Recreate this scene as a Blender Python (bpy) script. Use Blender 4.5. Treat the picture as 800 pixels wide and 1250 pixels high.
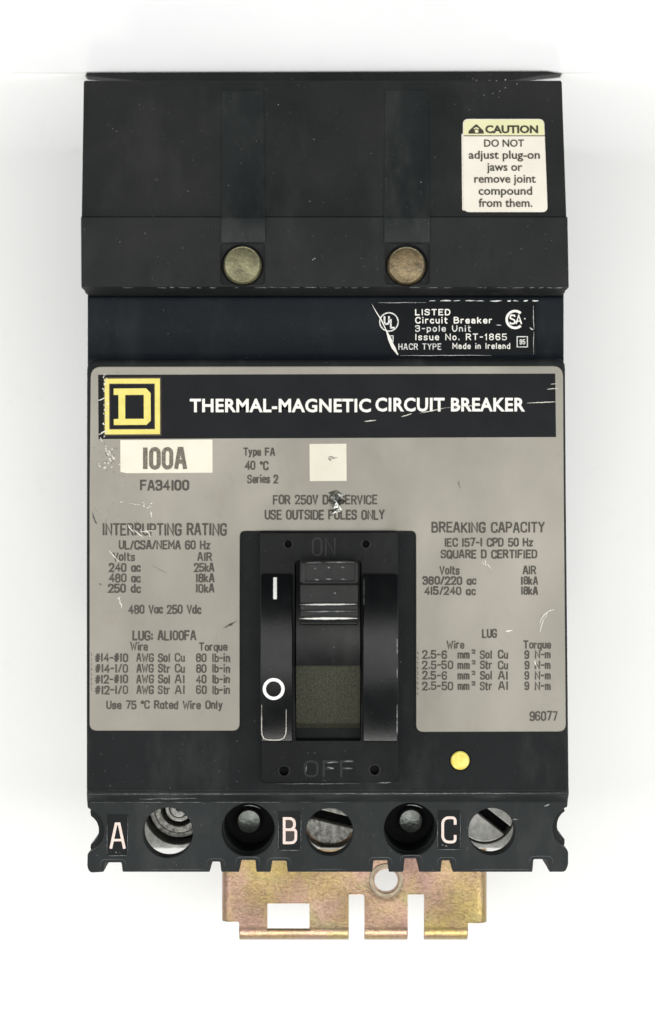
import bpy, bmesh, math, random
from mathutils import Vector, Matrix
random.seed(7)
for o in list(bpy.data.objects): bpy.data.objects.remove(o)
sc = bpy.context.scene
COL = sc.collection

# ------------------------------------------------------------------ units
U = 0.0002            # one drawing unit = 0.2 mm
CX, CY = 400.0, 625.0 # drawing origin (the lens axis)
D = 2400.0            # lens height above the nameplate, in drawing units
FLOOR = -430.0        # depth of the white table below the nameplate

# ------------------------------------------------------------------ camera
cam_d = bpy.data.cameras.new('camera'); cam = bpy.data.objects.new('camera', cam_d); COL.objects.link(cam)
cam.location = (0, 0, D*U)
cam_d.sensor_fit = 'VERTICAL'; cam_d.lens = 50; cam_d.sensor_height = 50*1250/D; cam_d.sensor_width = 50*800/D
cam_d.clip_start = 0.01; cam_d.clip_end = 20
cam_d.dof.use_dof = True; cam_d.dof.focus_distance = (D+70)*U; cam_d.dof.aperture_fstop = 11
sc.camera = cam

# ------------------------------------------------------------------ world and lamps
w = bpy.data.worlds.new('World'); sc.world = w; w.use_nodes = True
w.node_tree.nodes['Background'].inputs[0].default_value = (0.93, 0.97, 1.0, 1)
w.node_tree.nodes['Background'].inputs[1].default_value = 0.20
def area(name, loc, target, sx, sy, power, col):
    l = bpy.data.lights.new(name, 'AREA'); l.shape = 'RECTANGLE'; l.size = sx; l.size_y = sy; l.energy = power; l.color = col
    o = bpy.data.objects.new(name, l); COL.objects.link(o); o.location = loc
    o.rotation_euler = (Vector(target)-Vector(loc)).to_track_quat('-Z', 'Y').to_euler()
    return o
area('softbox_key',  (0.03, -1.05, 0.50), (0, 0.02, -0.03), 0.5, 0.14, 7.5, (1.0, 0.98, 0.95))
area('softbox_overhead_left',  (-0.46, -0.08, 0.92), (-0.05, -0.03, -0.05), 0.4, 1.1, 5.6, (1.0, 0.99, 0.97))
area('softbox_overhead_right', (0.46, -0.08, 0.92), (0.05, -0.03, -0.05), 0.4, 1.1, 6.0, (1.0, 0.99, 0.97))
area('softbox_left', (-0.62, 0.05, 0.35), (0, 0, -0.05), 0.3, 0.5, 2.8, (0.97, 0.99, 1.0))
area('softbox_right', (0.62, 0.0, 0.35), (0, 0, -0.05), 0.3, 0.5, 3.1, (0.97, 0.99, 1.0))
sc.view_settings.view_transform = 'Standard'; sc.view_settings.look = 'None'
sc.view_settings.gamma = 1; sc.view_settings.exposure = -0.22; sc.view_settings.use_curve_mapping = False

# ------------------------------------------------------------------ materials
def rgb(h):
    c = [int(h[i:i+2], 16)/255 for i in (0, 2, 4)]
    return tuple((x/12.92 if x <= .04045 else ((x+.055)/1.055)**2.4) for x in c)+(1,)
class NT:
    def __init__(s, name):
        s.m = bpy.data.materials.new(name); s.m.use_nodes = True; s.t = s.m.node_tree
        s.b = s.t.nodes['Principled BSDF']; s.tc = s.t.nodes.new('ShaderNodeTexCoord')
    def n(s, ty, **k):
        x = s.t.nodes.new(ty)
        for a, v in k.items(): setattr(x, a, v)
        return x
    def l(s, a, b): s.t.links.new(a, b)
    def mapped(s, sx=1, sy=1, sz=1):
        mp = s.n('ShaderNodeMapping'); mp.inputs['Scale'].default_value = (sx/U, sy/U, sz/U)
        s.l(s.tc.outputs['Object'], mp.inputs[0]); return mp.outputs[0]
    def noise(s, scale, sy=None, detail=4, rough=.55, sz=None):
        t = s.n('ShaderNodeTexNoise'); t.inputs['Scale'].default_value = 1
        t.inputs['Detail'].default_value = detail; t.inputs['Roughness'].default_value = rough
        s.l(s.mapped(scale, sy or scale, sz or scale), t.inputs['Vector']); return t.outputs['Fac']
    def ramp(s, fac, p0, p1, c0=(0,0,0,1), c1=(1,1,1,1)):
        r = s.n('ShaderNodeValToRGB'); e = r.color_ramp.elements
        e[0].position = p0; e[1].position = p1; e[0].color = c0; e[1].color = c1
        s.l(fac, r.inputs[0]); return r.outputs[0]
    def mix(s, fac, a, b, mode='MIX'):
        m = s.n('ShaderNodeMix', data_type='RGBA', blend_type=mode)
        for v, i in ((fac, 0), (a, 6), (b, 7)):
            if hasattr(v, 'is_linked'): s.l(v, m.inputs[i])
            elif i == 0: m.inputs[0].default_value = v
            else: m.inputs[i].default_value = v
        return m.outputs[2]
    def mul(s, a, k):
        m = s.n('ShaderNodeMath', operation='MULTIPLY'); s.l(a, m.inputs[0])
        if hasattr(k, 'is_linked'): s.l(k, m.inputs[1])
        else: m.inputs[1].default_value = k
        return m.outputs[0]
    def bump(s, h, dist, strength=1.0):
        b = s.n('ShaderNodeBump'); b.inputs['Strength'].default_value = strength; b.inputs['Distance'].default_value = dist*U
        s.l(h, b.inputs['Height']); s.l(b.outputs[0], s.b.inputs['Normal'])
    def put(s, **k):
        for a, v in k.items():
            i = s.b.inputs[a.replace('_', ' ')]
            if hasattr(v, 'is_linked'): s.l(v, i)
            else: i.default_value = v
        return s.m

def plastic(name, c, c2, rough=.45, dust=.5, bump=.25):
    t = NT(name)
    a = t.noise(.006, detail=5, rough=.6)
    base = t.mix(t.ramp(a, .35, .68), c, c2)
    smear = t.ramp(t.noise(.02, .008, detail=6, rough=.65), .52, .8)
    base = t.mix(t.mul(smear, .13*dust), base, rgb('8a8c88'))
    sp = t.ramp(t.noise(.33, detail=2, rough=.4), .745, .79)
    base = t.mix(t.mul(sp, .65*dust), base, rgb('b8bab2'))
    r = t.n('ShaderNodeMapRange'); r.inputs[3].default_value = rough-.07; r.inputs[4].default_value = rough+.12
    t.l(t.noise(.03, detail=6), r.inputs[0])
    t.bump(t.noise(.55, detail=3), bump)
    t.b.inputs['Specular IOR Level'].default_value = .12
    return t.put(Base_Color=base, Roughness=r.outputs[0])
M = {}
M['case'] = plastic('black_moulded_plastic', rgb('121415'), rgb('191b1c'), .5, .5)
M['jaw'] = plastic('black_cover_plastic', rgb('1b1d1d'), rgb('272827'), .48, .3)
M['jaw_rib'] = plastic('smooth_grey_black_plastic', rgb('1f2222'), rgb('2f3131'), .42, .7)
M['band'] = plastic('blue_black_plastic', rgb('0a0f14'), rgb('0f151a'), .42, .2)
M['terminal'] = plastic('charcoal_plastic', rgb('212424'), rgb('2a2d2d'), .5, .5)
M['gloss'] = plastic('glossy_black_plastic', rgb('050607'), rgb('090b0c'), .3, .2, .12)
M['rail'] = plastic('polished_rail_plastic', rgb('050607'), rgb('090b0c'), .27, .2, .1)
M['rail'].node_tree.nodes['Principled BSDF'].inputs['Specular IOR Level'].default_value = .24
M['gloss'].node_tree.nodes['Principled BSDF'].inputs['Specular IOR Level'].default_value = .1
M['toggle'] = plastic('toggle_plastic', rgb('0d0f0e'), rgb('151715'), .3, .4, .12)
M['toggle'].node_tree.nodes['Principled BSDF'].inputs['Specular IOR Level'].default_value = .18
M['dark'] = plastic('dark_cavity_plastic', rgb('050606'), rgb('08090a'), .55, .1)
M['moulded'] = plastic('moulded_letter_plastic', rgb('1b1d1d'), rgb('252727'), .35, .3, .12)
M['pocket'] = plastic('pocket_plastic', rgb('131516'), rgb('1a1c1d'), .5, .3)

def plate_mat():
    t = NT('satin_beige_metal')
    base = t.mix(t.ramp(t.noise(.006, .004, detail=4), .32, .7), rgb('7b776d'), rgb('8d897e'))
    st = t.ramp(t.noise(.018, .011, detail=7, rough=.68), .56, .78)
    base = t.mix(t.mul(st, .42), base, rgb('696355'))
    st2 = t.ramp(t.noise(.09, .05, detail=5, rough=.7), .64, .8)
    base = t.mix(t.mul(st2, .35), base, rgb('6a6456'))
    sp = t.ramp(t.noise(.3, detail=2), .75, .79)
    base = t.mix(t.mul(sp, .8), base, rgb('4a453b'))
    grain = t.noise(1.1, .9, detail=3)
    base = t.mix(t.mul(grain, .10), base, rgb('5f5a50'))
    r = t.n('ShaderNodeMapRange'); r.inputs[3].default_value = .30; r.inputs[4].default_value = .5
    t.l(t.noise(.02, .01, detail=5), r.inputs[0])
    t.bump(t.noise(.05, .03, detail=4), .35)
    return t.put(Base_Color=base, Roughness=r.outputs[0], Metallic=.25)
M['plate'] = plate_mat()
def simple(name, c, c2, rough=.5, metal=0, sc_=.05, p=(.35, .7), bump=0, bs=.4, detail=5):
    t = NT(name)
    base = t.mix(t.ramp(t.noise(sc_, detail=detail, rough=.62), *p), c, c2)
    if bump: t.bump(t.noise(bs, detail=4), bump)
    return t.put(Base_Color=base, Roughness=rough, Metallic=metal)
M['ink'] = simple('brown_black_ink', rgb('2b2821'), rgb('4f4a3f'), .6, 0, .9, (.42, .66))
M['ink_dot'] = simple('dotted_grey_ink', rgb('443f36'), rgb('7a7364'), .6, 0, .75, (.42, .58), detail=2)
M['header'] = simple('black_header_print', rgb('151618'), rgb('1b1c1e'), .4, 0, .02, bump=.1, bs=.5)
M['header'].node_tree.nodes['Principled BSDF'].inputs['Specular IOR Level'].default_value = .08
M['white_ink'] = simple('white_ink', rgb('d6d3ca'), rgb('e4e1d8'), .5, 0, .5, (.3, .6))
M['white_worn'] = simple('worn_white_ink', rgb('878a86'), rgb('d2d2cd'), .5, 0, .55, (.33, .5))
M['yellow'] = simple('yellow_print', rgb('cdbf5c'), rgb('d8cb6c'), .45, 0, .1, (.35, .7))
M['outline'] = simple('brown_print', rgb('2a1d10'), rgb('332315'), .5)
M['cream'] = simple('cream_patch', rgb('cdc8b4'), rgb('d8d3c2'), .5, 0, .02, (.3, .7))
M['sticker'] = simple('off_white_sticker', rgb('d6cfc2'), rgb('e0dacd'), .45, 0, .015)
M['sticker_y'] = simple('pale_yellow_sticker', rgb('cfcc9f'), rgb('d9d6ad'), .45, 0, .015)
M['sticker_ink'] = simple('dark_olive_ink', rgb('2f2c20'), rgb('3d3a2c'), .5, 0, .5)
M['label_black'] = simple('black_foil_label', rgb('05080b'), rgb('080b0e'), .3, 0, .03, bump=.1, bs=.2)
M['label_black'].node_tree.nodes['Principled BSDF'].inputs['Specular IOR Level'].default_value = .08
M['scratch'] = simple('bare_scratch', rgb('a5a296'), rgb('dedbd0'), .45, .2, .6, (.35, .6))
M['scratch_dim'] = simple('dull_scratch', rgb('4c5052'), rgb('8c908e'), .5, .1, .25, (.4, .62))
M['letter_pink'] = simple('pinkish_white_paint', rgb('cbb7ab'), rgb('ddcfc6'), .5, 0, .3)
M['button'] = simple('yellow_button', rgb('cdb945'), rgb('e4d878'), .5, 0, .12, (.35, .62), bump=.3, bs=.3)
M['alu'] = simple('dull_aluminium', rgb('d8d8d2'), rgb('a0a09a'), .42, .3, .12, (.4, .75), bump=.4, bs=.3)
M['alu_dark'] = simple('grimy_aluminium', rgb('cfcfc6'), rgb('6a6962'), .45, .3, .16, (.38, .66), bump=.5, bs=.3)
M['steel'] = simple('dark_bolt_steel', rgb('5c605b'), rgb('333733'), .16, .5, .1, bump=.3, bs=.2)
M['foil'] = simple('torn_foil', rgb('6a6962'), rgb('d0d0ca'), .22, .9, .2, bump=.6, bs=.3)
def rivet_mat(name, a, b):
    t = NT(name)
    base = t.mix(t.ramp(t.noise(.06, detail=6, rough=.7), .38, .62), a, b)
    base = t.mix(t.mul(t.ramp(t.noise(.5, detail=3), .55, .75), .5), base, rgb('a09a7c'))
    t.bump(t.noise(.3, detail=5), .5)
    return t.put(Base_Color=base, Roughness=.42, Metallic=.45)
M['rivet_a'] = rivet_mat('olive_brass', rgb('514f3a'), rgb('7d7a5c'))
M['rivet_b'] = rivet_mat('bronze_brass', rgb('483d2b'), rgb('7f6e50'))
def bracket_mat():
    t = NT('yellow_zinc_plating')
    base = t.mix(t.ramp(t.noise(.012, detail=4, rough=.6), .38, .62), rgb('aa8c7a'), rgb('a8945f'))
    base = t.mix(t.mul(t.ramp(t.noise(.02, .03, detail=3), .55, .72), .6), base, rgb('878d60'))
    base = t.mix(t.mul(t.ramp(t.noise(.017, .012, detail=3, sz=.3), .5, .7), .6), base, rgb('987676'))
    base = t.mix(t.mul(t.ramp(t.noise(.22, .16, detail=6, rough=.75), .47, .66), .7), base, rgb('7a664c'))
    base = t.mix(t.mul(t.ramp(t.noise(.4, detail=3), .62, .72), .5), base, rgb('504236'))
    t.bump(t.noise(.25, detail=6, rough=.7), .5)
    return t.put(Base_Color=base, Roughness=.31, Metallic=.8)
M['bracket'] = bracket_mat()
M['lip_highlight'] = simple('painted_edge_highlight', rgb('34383a'), rgb('4c5052'), .35, 0, .1)  # lighter tone that paints the highlight on plastic edges
M['rivet_wear'] = simple('rubbed_brass', rgb('76725a'), rgb('989272'), .35, .5, .3)
M['boss'] = simple('greyish_plating', rgb('a3967e'), rgb('8f8272'), .4, .6, .15, bump=.4, bs=.3)
def fibre_mat():
    t = NT('woven_arc_shield')
    f = t.ramp(t.noise(.75, detail=2, rough=.6), .4, .62)
    base = t.mix(f, rgb('15160c'), rgb('3f402a'))
    wv = t.n('ShaderNodeTexWave'); wv.inputs['Scale'].default_value = .07; wv.inputs['Distortion'].default_value = 2.5
    t.l(t.mapped(1, .3, 1), wv.inputs['Vector'])
    base = t.mix(t.mul(wv.outputs['Fac'], .35), base, rgb('1f1f17'))
    t.bump(t.noise(.8, detail=2), 1.2)
    return t.put(Base_Color=base, Roughness=.75)
M['fibre'] = fibre_mat()
def paper_mat():
    t = NT('white_table_paper')
    base = t.mix(t.ramp(t.noise(.0012, detail=3), .35, .7), (.80, .80, .782, 1), (.86, .86, .842, 1))
    base = t.mix(t.mul(t.ramp(t.noise(.02, detail=6, rough=.7), .6, .85), .10), base, rgb('a0a09c'))
    t.bump(t.noise(.15, detail=5), .3)
    return t.put(Base_Color=base, Roughness=.85)
M['paper'] = paper_mat()
M['wall_paper'] = simple('white_board', (.84, .84, .835, 1), (.88, .88, .87, 1), .8, 0, .004)

# ------------------------------------------------------------------ mesh helpers (all in drawing units)
def P(x, y, zr, z=None):
    """drawing position x,y as seen on the plane at depth zr -> real drawing-unit coordinates"""
    k = (D-zr)/D
    return ((x-CX)*k, (CY-y)*k, zr if z is None else z)
ROOT = {}
def finish(me, name, mat, parent, angle=35, kind=None, label=None, drape=None, wn=False):
    if drape:
        for v in me.vertices: v.co.z += drape(v.co.y)
    me.transform(Matrix.Scale(U, 4)); me.name = name
    me.materials.clear(); me.materials.append(mat if not isinstance(mat, str) else M[mat])
    for p in me.polygons: p.use_smooth = True; p.material_index = 0
    me.set_sharp_from_angle(angle=math.radians(angle))
    if wn and len(me.polygons) > 5:
        me = with_mods(me, ('WEIGHTED_NORMAL', dict(mode='FACE_AREA', keep_sharp=True, weight=100))); me.name = name
    o = bpy.data.objects.new(name, me); COL.objects.link(o)
    if parent is not None:
        o.parent = parent
        if parent.name in ROOT: o.location = -parent.location
    if kind: o['kind'] = kind
    if label: o['label'] = label
    return o
def curve_mesh(loops, z0, z1, bev=0, res=2):
    cu = bpy.data.curves.new('outline', 'CURVE'); cu.dimensions = '2D'; cu.fill_mode = 'BOTH'
    for lp in loops:
        s = cu.splines.new('POLY'); s.points.add(len(lp)-1)
        for i, p in enumerate(lp): s.points[i].co = (p[0], p[1], 0, 1)
        s.use_cyclic_u = True
    h = (z1-z0)/2
    cu.extrude = max(h-bev, 0); cu.bevel_depth = bev; cu.bevel_resolution = res; cu.offset = -bev
    o = bpy.data.objects.new('outline', cu); COL.objects.link(o)
    bpy.context.view_layer.update()
    me = bpy.data.meshes.new_from_object(o.evaluated_get(bpy.context.evaluated_depsgraph_get()))
    bpy.data.objects.remove(o); bpy.data.curves.remove(cu)
    me.transform(Matrix.Translation((0, 0, (z0+z1)/2)))
    bm = bmesh.new(); bm.from_mesh(me); bmesh.ops.remove_doubles(bm, verts=bm.verts, dist=.002)
    bmesh.ops.recalc_face_normals(bm, faces=bm.faces); bm.to_mesh(me); bm.free()
    return me
def round_corners(pts, r=None, seg=5):
    """pts (x,y) or (x,y,r): closed outline with filleted corners"""
    n = len(pts); out = []
    for i in range(n):
        a, b, c = pts[i-1], pts[i], pts[(i+1) % n]
        rr = b[2] if len(b) > 2 else (r or 0)
        B = Vector(b[:2]); u = Vector(a[:2])-B; v = Vector(c[:2])-B
        if rr <= 0 or u.length < 1e-6 or v.length < 1e-6: out.append(tuple(B)); continue
        d = min(rr, u.length*.49, v.length*.49); p0 = B+u.normalized()*d; p2 = B+v.normalized()*d
        for k in range(seg+1):
            t = k/seg; q = p0*(1-t)**2+B*2*t*(1-t)+p2*t*t; out.append(tuple(q))
    return out
def rect(x0, y0, x1, y1, r=0): return round_corners([(x0, y0), (x1, y0), (x1, y1), (x0, y1)], r)
def circ(x, y, r, n=48, a0=0, a1=360, ry=None):
    full = abs(a1-a0) >= 360
    return [(x+r*math.cos(math.radians(a0+(a1-a0)*i/(n if full else n-1))), y+(ry or r)*math.sin(math.radians(a0+(a1-a0)*i/(n if full else n-1)))) for i in range(n)]
def shape(name, loops, z0, z1, mat, parent, bev=0, zr=None, res=2, **k):
    zr = z1 if zr is None else zr
    L = [[P(x, y, zr)[:2] for x, y in lp] for lp in loops]
    return finish(curve_mesh(L, z0, z1, bev, res), name, mat, parent, wn=bev > 0, **k)
def bm_from(verts, faces):
    me = bpy.data.meshes.new('m'); me.from_pydata(verts, [], faces)
    bm = bmesh.new(); bm.from_mesh(me); bmesh.ops.remove_doubles(bm, verts=bm.verts, dist=1e-4)
    bmesh.ops.recalc_face_normals(bm, faces=bm.faces); bm.to_mesh(me); bm.free(); return me
def with_mods(me, *mods):
    o = bpy.data.objects.new('tmp', me); COL.objects.link(o); extra = []
    for ty, kw in mods:
        m = o.modifiers.new(ty, ty)
        for a, v in kw.items():
            if a == 'cut':
                c = bpy.data.objects.new('tmpc', v); COL.objects.link(c); extra.append(c); m.object = c
            else: setattr(m, a, v)
    bpy.context.view_layer.update()
    r = bpy.data.meshes.new_from_object(o.evaluated_get(bpy.context.evaluated_depsgraph_get()))
    for e in extra+[o]: bpy.data.objects.remove(e)
    return r
def loft(rows, zb):
    """rows of (y, xl, xr, z): front face running over the rows, straight walls down to zb"""
    V, F = [], []
    for y, xl, xr, z in rows:
        a, b = P(xl, y, z), P(xr, y, z)
        V += [a, b, (b[0], b[1], zb), (a[0], a[1], zb)]
    n = len(rows)
    for i in range(n-1):
        p, q = 4*i, 4*i+4
        for j in range(4): F.append((p+j, p+(j+1) % 4, q+(j+1) % 4, q+j))
    F += [(3, 2, 1, 0), tuple(4*(n-1)+j for j in range(4))]
    return bm_from(V, F)
def profile_x(name, prof, x0, x1, mat, parent, bev=0, **k):
    """prof list of (y, z) in drawing positions (y read at its own depth); extruded along x (real units)"""
    V, n = [], len(prof)
    for x in (x0, x1):
        for y, z in prof: V.append((x, P(0, y, z)[1], z))
    F = [tuple(range(n)), tuple(range(2*n-1, n-1, -1))]+[(i, (i+1) % n, n+(i+1) % n, n+i) for i in range(n)]
    me = bm_from(V, F)
    if bev: me = with_mods(me, ('BEVEL', dict(width=bev, segments=2, limit_method='ANGLE', angle_limit=math.radians(50))))
    return finish(me, name, mat, parent, wn=True, **k)
def ribbon_mesh(lines, z, dz=.012):
    """lines: list of (points, width or [w..], cyclic) -> one mesh of mitred ribbons; z staggered to avoid coplanar overlap"""
    V, F = [], []
    for si, (pts, wd, cyc) in enumerate(lines):
        pts = [Vector(p[:2]) for p in pts]; n = len(pts); base = len(V); zz = z+dz*(si % 9)*1.5
        for i, p in enumerate(pts):
            a = pts[i-1] if (i > 0 or cyc) else None; b = pts[(i+1) % n] if (i < n-1 or cyc) else None
            d0 = (p-a).normalized() if a is not None and (p-a).length > 1e-9 else None
            d1 = (b-p).normalized() if b is not None and (b-p).length > 1e-9 else None
            d0 = d0 or d1 or Vector((1, 0)); d1 = d1 or d0
            n0 = Vector((-d0.y, d0.x)); n1 = Vector((-d1.y, d1.x)); m = n0+n1
            m = m.normalized() if m.length > 1e-3 else n0
            s = 1/max(.5, m.dot(n0)); ww = (wd[i] if isinstance(wd, (list, tuple)) else wd)/2*s
            zz += .0015; V += [(p.x+m.x*ww, p.y+m.y*ww, zz), (p.x-m.x*ww, p.y-m.y*ww, zz)]
        for i in range(n if cyc else n-1):
            j = (i+1) % n; F.append((base+2*i+1, base+2*j+1, base+2*j, base+2*i))
    me = bpy.data.meshes.new('r'); me.from_pydata(V, [], F); return me

# ------------------------------------------------------------------ lettering
def g(w, *st): return (w, st)
R = .2
def Oo(w, y0=0, y1=1, r=.24): return [(0, y0, r), (w, y0, r), (w, y1, r), (0, y1, r), 'c']
GL = {
 'A': g(.52, [(0, 0), (.2, 1), (.32, 1), (.52, 0)], [(.08, .32), (.44, .32)]),
 'B': g(.5, [(0, 0), (0, 1), (.44, 1, .2), (.44, .54, .2), (.0, .54)], [(.3, .54), (.5, .54, .2), (.5, 0, .2), (0, 0)]),
 'C': g(.5, [(.5, .75), (.5, 1, .24), (0, 1, .24), (0, 0, .24), (.5, 0, .24), (.5, .25)]),
 'D': g(.5, [(0, 0), (0, 1), (.5, 1, .26), (.5, 0, .26), (0, 0)]),
 'E': g(.45, [(.45, 1), (0, 1), (0, 0), (.45, 0)], [(0, .52), (.38, .52)]),
 'F': g(.45, [(.45, 1), (0, 1), (0, 0)], [(0, .52), (.38, .52)]),
 'G': g(.5, [(.5, .78), (.5, 1, .24), (0, 1, .24), (0, 0, .24), (.5, 0, .2), (.5, .45), (.28, .45)]),
 'H': g(.5, [(0, 0), (0, 1)], [(.5, 0), (.5, 1)], [(0, .52), (.5, .52)]),
 'I': g(.06, [(.03, 0), (.03, 1)]),
 'K': g(.5, [(0, 0), (0, 1)], [(.48, 1), (.04, .46)], [(.14, .58), (.5, 0)]),
 'L': g(.42, [(0, 1), (0, 0), (.42, 0)]),
 'M': g(.62, [(0, 0), (0, 1), (.31, .35), (.62, 1), (.62, 0)]),
 'N': g(.52, [(0, 0), (0, 1), (.52, 0), (.52, 1)]),
 'O': g(.5, Oo(.5)), '0': g(.46, Oo(.46)),
 'P': g(.48, [(0, 0), (0, 1), (.48, 1, .24), (.48, .46, .24), (0, .46)]),
 'Q': g(.5, Oo(.5), [(.3, .25), (.52, -.06)]),
 'R': g(.5, [(0, 0), (0, 1), (.48, 1, .22), (.48, .5, .22), (0, .5)], [(.26, .5), (.5, 0)]),
 'S': g(.48, [(.47, .78), (.47, 1, .22), (0, 1, .22), (0, .55, .2), (.48, .5, .2), (.48, 0, .22), (0, 0, .22), (0, .22)]),
 'T': g(.5, [(0, 1), (.5, 1)], [(.25, 1), (.25, 0)]),
 'U': g(.5, [(0, 1), (0, 0, .26), (.5, 0, .26), (.5, 1)]),
 'V': g(.5, [(0, 1), (.25, 0), (.5, 1)]),
 'W': g(.7, [(0, 1), (.18, 0), (.35, .75), (.52, 0), (.7, 1)]),
 'Y': g(.5, [(0, 1), (.25, .5), (.5, 1)], [(.25, .5), (.25, 0)]),
 '1': g(.1, [(.05, 0), (.05, 1)]), '\u0661': g(.2, [(0, .78), (.14, 1), (.14, 0)]),
 '2': g(.46, [(0, .74), (0, 1, .22), (.46, 1, .22), (.46, .6, .2), (0, .0), (.48, 0)]),
 '3': g(.46, [(0, .8), (0, 1, .2), (.45, 1, .2), (.45, .54, .18), (.14, .54)], [(.3, .54), (.46, .54, .2), (.46, 0, .22), (0, 0, .22), (0, .22)]),
 '4': g(.48, [(.36, 0), (.36, 1), (0, .3), (.5, .3)]),
 '5': g(.46, [(.44, 1), (.02, 1), (0, .55), (.46, .62, .22), (.46, 0, .22), (0, 0, .22), (0, .2)]),
 '6': g(.46, [(.43, .82), (.43, 1, .2), (0, 1, .22), (0, 0, .22), (.46, 0, .22), (.46, .56, .22), (0, .56)]),
 '7': g(.46, [(0, 1), (.46, 1), (.16, 0)]),
 '8': g(.46, [(.02, .54, .16), (.44, .54, .16), (.44, 1, .2), (.02, 1, .2), 'c'], [(0, 0, .2), (.46, 0, .2), (.46, .54, .18), (0, .54, .18), 'c']),
 '9': g(.46, [(.03, .18), (.03, 0, .2), (.46, 0, .22), (.46, 1, .22), (0, 1, .22), (0, .44, .22), (.46, .44)]),
 'a': g(.38, [(.38, 0), (.38, .68, .15), (0, .68, .15)][:1]+[(.38, .68)], [(.38, .66), (0, .66, .2), (0, 0, .2), (.38, .0)]),
 'b': g(.38, [(0, 1), (0, 0)], [(0, .66), (.38, .66, .2), (.38, 0, .2), (0, 0)]),
 'c': g(.34, [(.34, .52), (.34, .68, .17), (0, .68, .2), (0, 0, .2), (.34, 0, .17), (.34, .16)]),
 'd': g(.38, [(.38, 1), (.38, 0)], [(.38, .66), (0, .66, .2), (0, 0, .2), (.38, 0)]),
 'e': g(.38, [(0, .34), (.38, .34), (.38, .68, .2), (0, .68, .2), (0, 0, .2), (.36, 0, .15), (.36, .12)]),
 'i': g(.06, [(.03, 0), (.03, .64)], [(.03, .93), (.03, 1)]),
 'j': g(.12, [(.1, .68), (.1, -.24, .08), (0, -.25)], [(.1, .93), (.1, 1)]),
 'g': g(.38, [(.38, .68), (.38, -.26, .16), (0, -.26, .16), (0, -.16)], [(.38, .66), (0, .66, .2), (0, 0, .2), (.38, 0)]),
 'v': g(.36, [(0, .68), (.18, 0), (.36, .68)]),
 '\u0251': g(.38, [(.02, .52), (.02, .68, .15), (.36, .68, .15), (.36, 0)], [(.36, .4), (0, .4, .15), (0, 0, .15), (.36, 0, .1), (.36, .2)]),
 'f': g(.26, [(.08, 0), (.08, 1, .12), (.27, 1)], [(0, .68), (.25, .68)]),
 'h': g(.36, [(0, 0), (0, 1)], [(0, .66), (.36, .66, .18), (.36, 0)]),
 'w': g(.5, [(0, .68), (.13, 0), (.25, .6), (.37, 0), (.5, .68)]),
 'k': g(.38, [(0, 0), (0, 1)], [(.34, .66), (.03, .3)], [(.12, .4), (.38, 0)]),
 'l': g(.06, [(.03, 0), (.03, 1)]),
 'm': g(.56, [(0, 0), (0, .68)], [(0, .66), (.28, .66, .14), (.28, 0)], [(.28, .66), (.56, .66, .14), (.56, 0)]),
 'n': g(.36, [(0, 0), (0, .68)], [(0, .66), (.36, .66, .18), (.36, 0)]),
 'o': g(.38, Oo(.38, 0, .68, .18)),
 'p': g(.38, [(0, -.26), (0, .68)], [(0, .66), (.38, .66, .2), (.38, 0, .2), (0, 0)]),
 'q': g(.38, [(.38, -.26), (.38, .68)], [(.38, .66), (0, .66, .2), (0, 0, .2), (.38, 0)]),
 'r': g(.26, [(0, 0), (0, .68)], [(0, .5), (.04, .66, .1), (.26, .66)]),
 's': g(.34, [(.33, .54), (.33, .68, .14), (0, .68, .14), (0, .36, .12), (.34, .33, .12), (.34, 0, .14), (0, 0, .14), (0, .14)]),
 't': g(.26, [(.08, .95), (.08, 0, .12), (.26, 0)], [(0, .68), (.26, .68)]),
 'u': g(.36, [(0, .68), (0, 0, .18), (.36, .02)], [(.36, .68), (.36, 0)]),
 'y': g(.36, [(0, .68), (.18, 0)], [(.36, .68), (.12, -.26), (.0, -.26)]),
 'z': g(.34, [(0, .66), (.34, .66), (0, .02), (.34, .02)]),
 '-': g(.3, [(0, .48), (.3, .48)]), '.': g(.06, [(.03, 0), (.03, .12)]), ':': g(.1, [(.05, .1), (.05, .24)], [(.05, .56), (.05, .7)]),
 '/': g(.3, [(0, 0), (.3, 1)]), '#': g(.48, [(.1, 0), (.2, 1)], [(.3, 0), (.4, 1)], [(0, .33), (.48, .33)], [(.02, .66), (.5, .66)]),
 '\u00b0': g(.2, [(0, .72, .08), (.2, .72, .08), (.2, 1, .08), (0, 1, .08), 'c']),
 '(': g(.2, [(.2, 1), (0, .8), (0, .2), (.2, 0)]), ',': g(.1, [(.08, .1), (.0, -.15)]), ' ': g(.24),
}
def corner(B, u, v, r, soft, seg):
    if soft > 1: d1 = min(r*soft, u.length*.5); d2 = min(r*soft, v.length*.5)
    else: d1 = d2 = min(r, u.length*.5, v.length*.5)
    p0 = B+u.normalized()*d1; p3 = B+v.normalized()*d2; k = .552
    p1 = p0+(B-p0)*k; p2 = p3+(B-p3)*k
    return [tuple(p0*(1-t)**3+p1*3*t*(1-t)**2+p2*3*t*t*(1-t)+p3*t**3) for t in [i/seg for i in range(seg+1)]]
def open_round(pts, soft, cyc, seg=5):
    out = []; n = len(pts)
    for i, b in enumerate(pts):
        if (i in (0, n-1) and not cyc) or len(b) < 3: out.append(b[:2]); continue
        B = Vector(b[:2]); out += corner(B, Vector(pts[i-1][:2])-B, Vector(pts[(i+1) % n][:2])-B, b[2], soft, seg)
    q = [out[0]]
    for p in out[1:]:
        if math.hypot(p[0]-q[-1][0], p[1]-q[-1][1]) > 1e-4: q.append(p)
    return q
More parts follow.
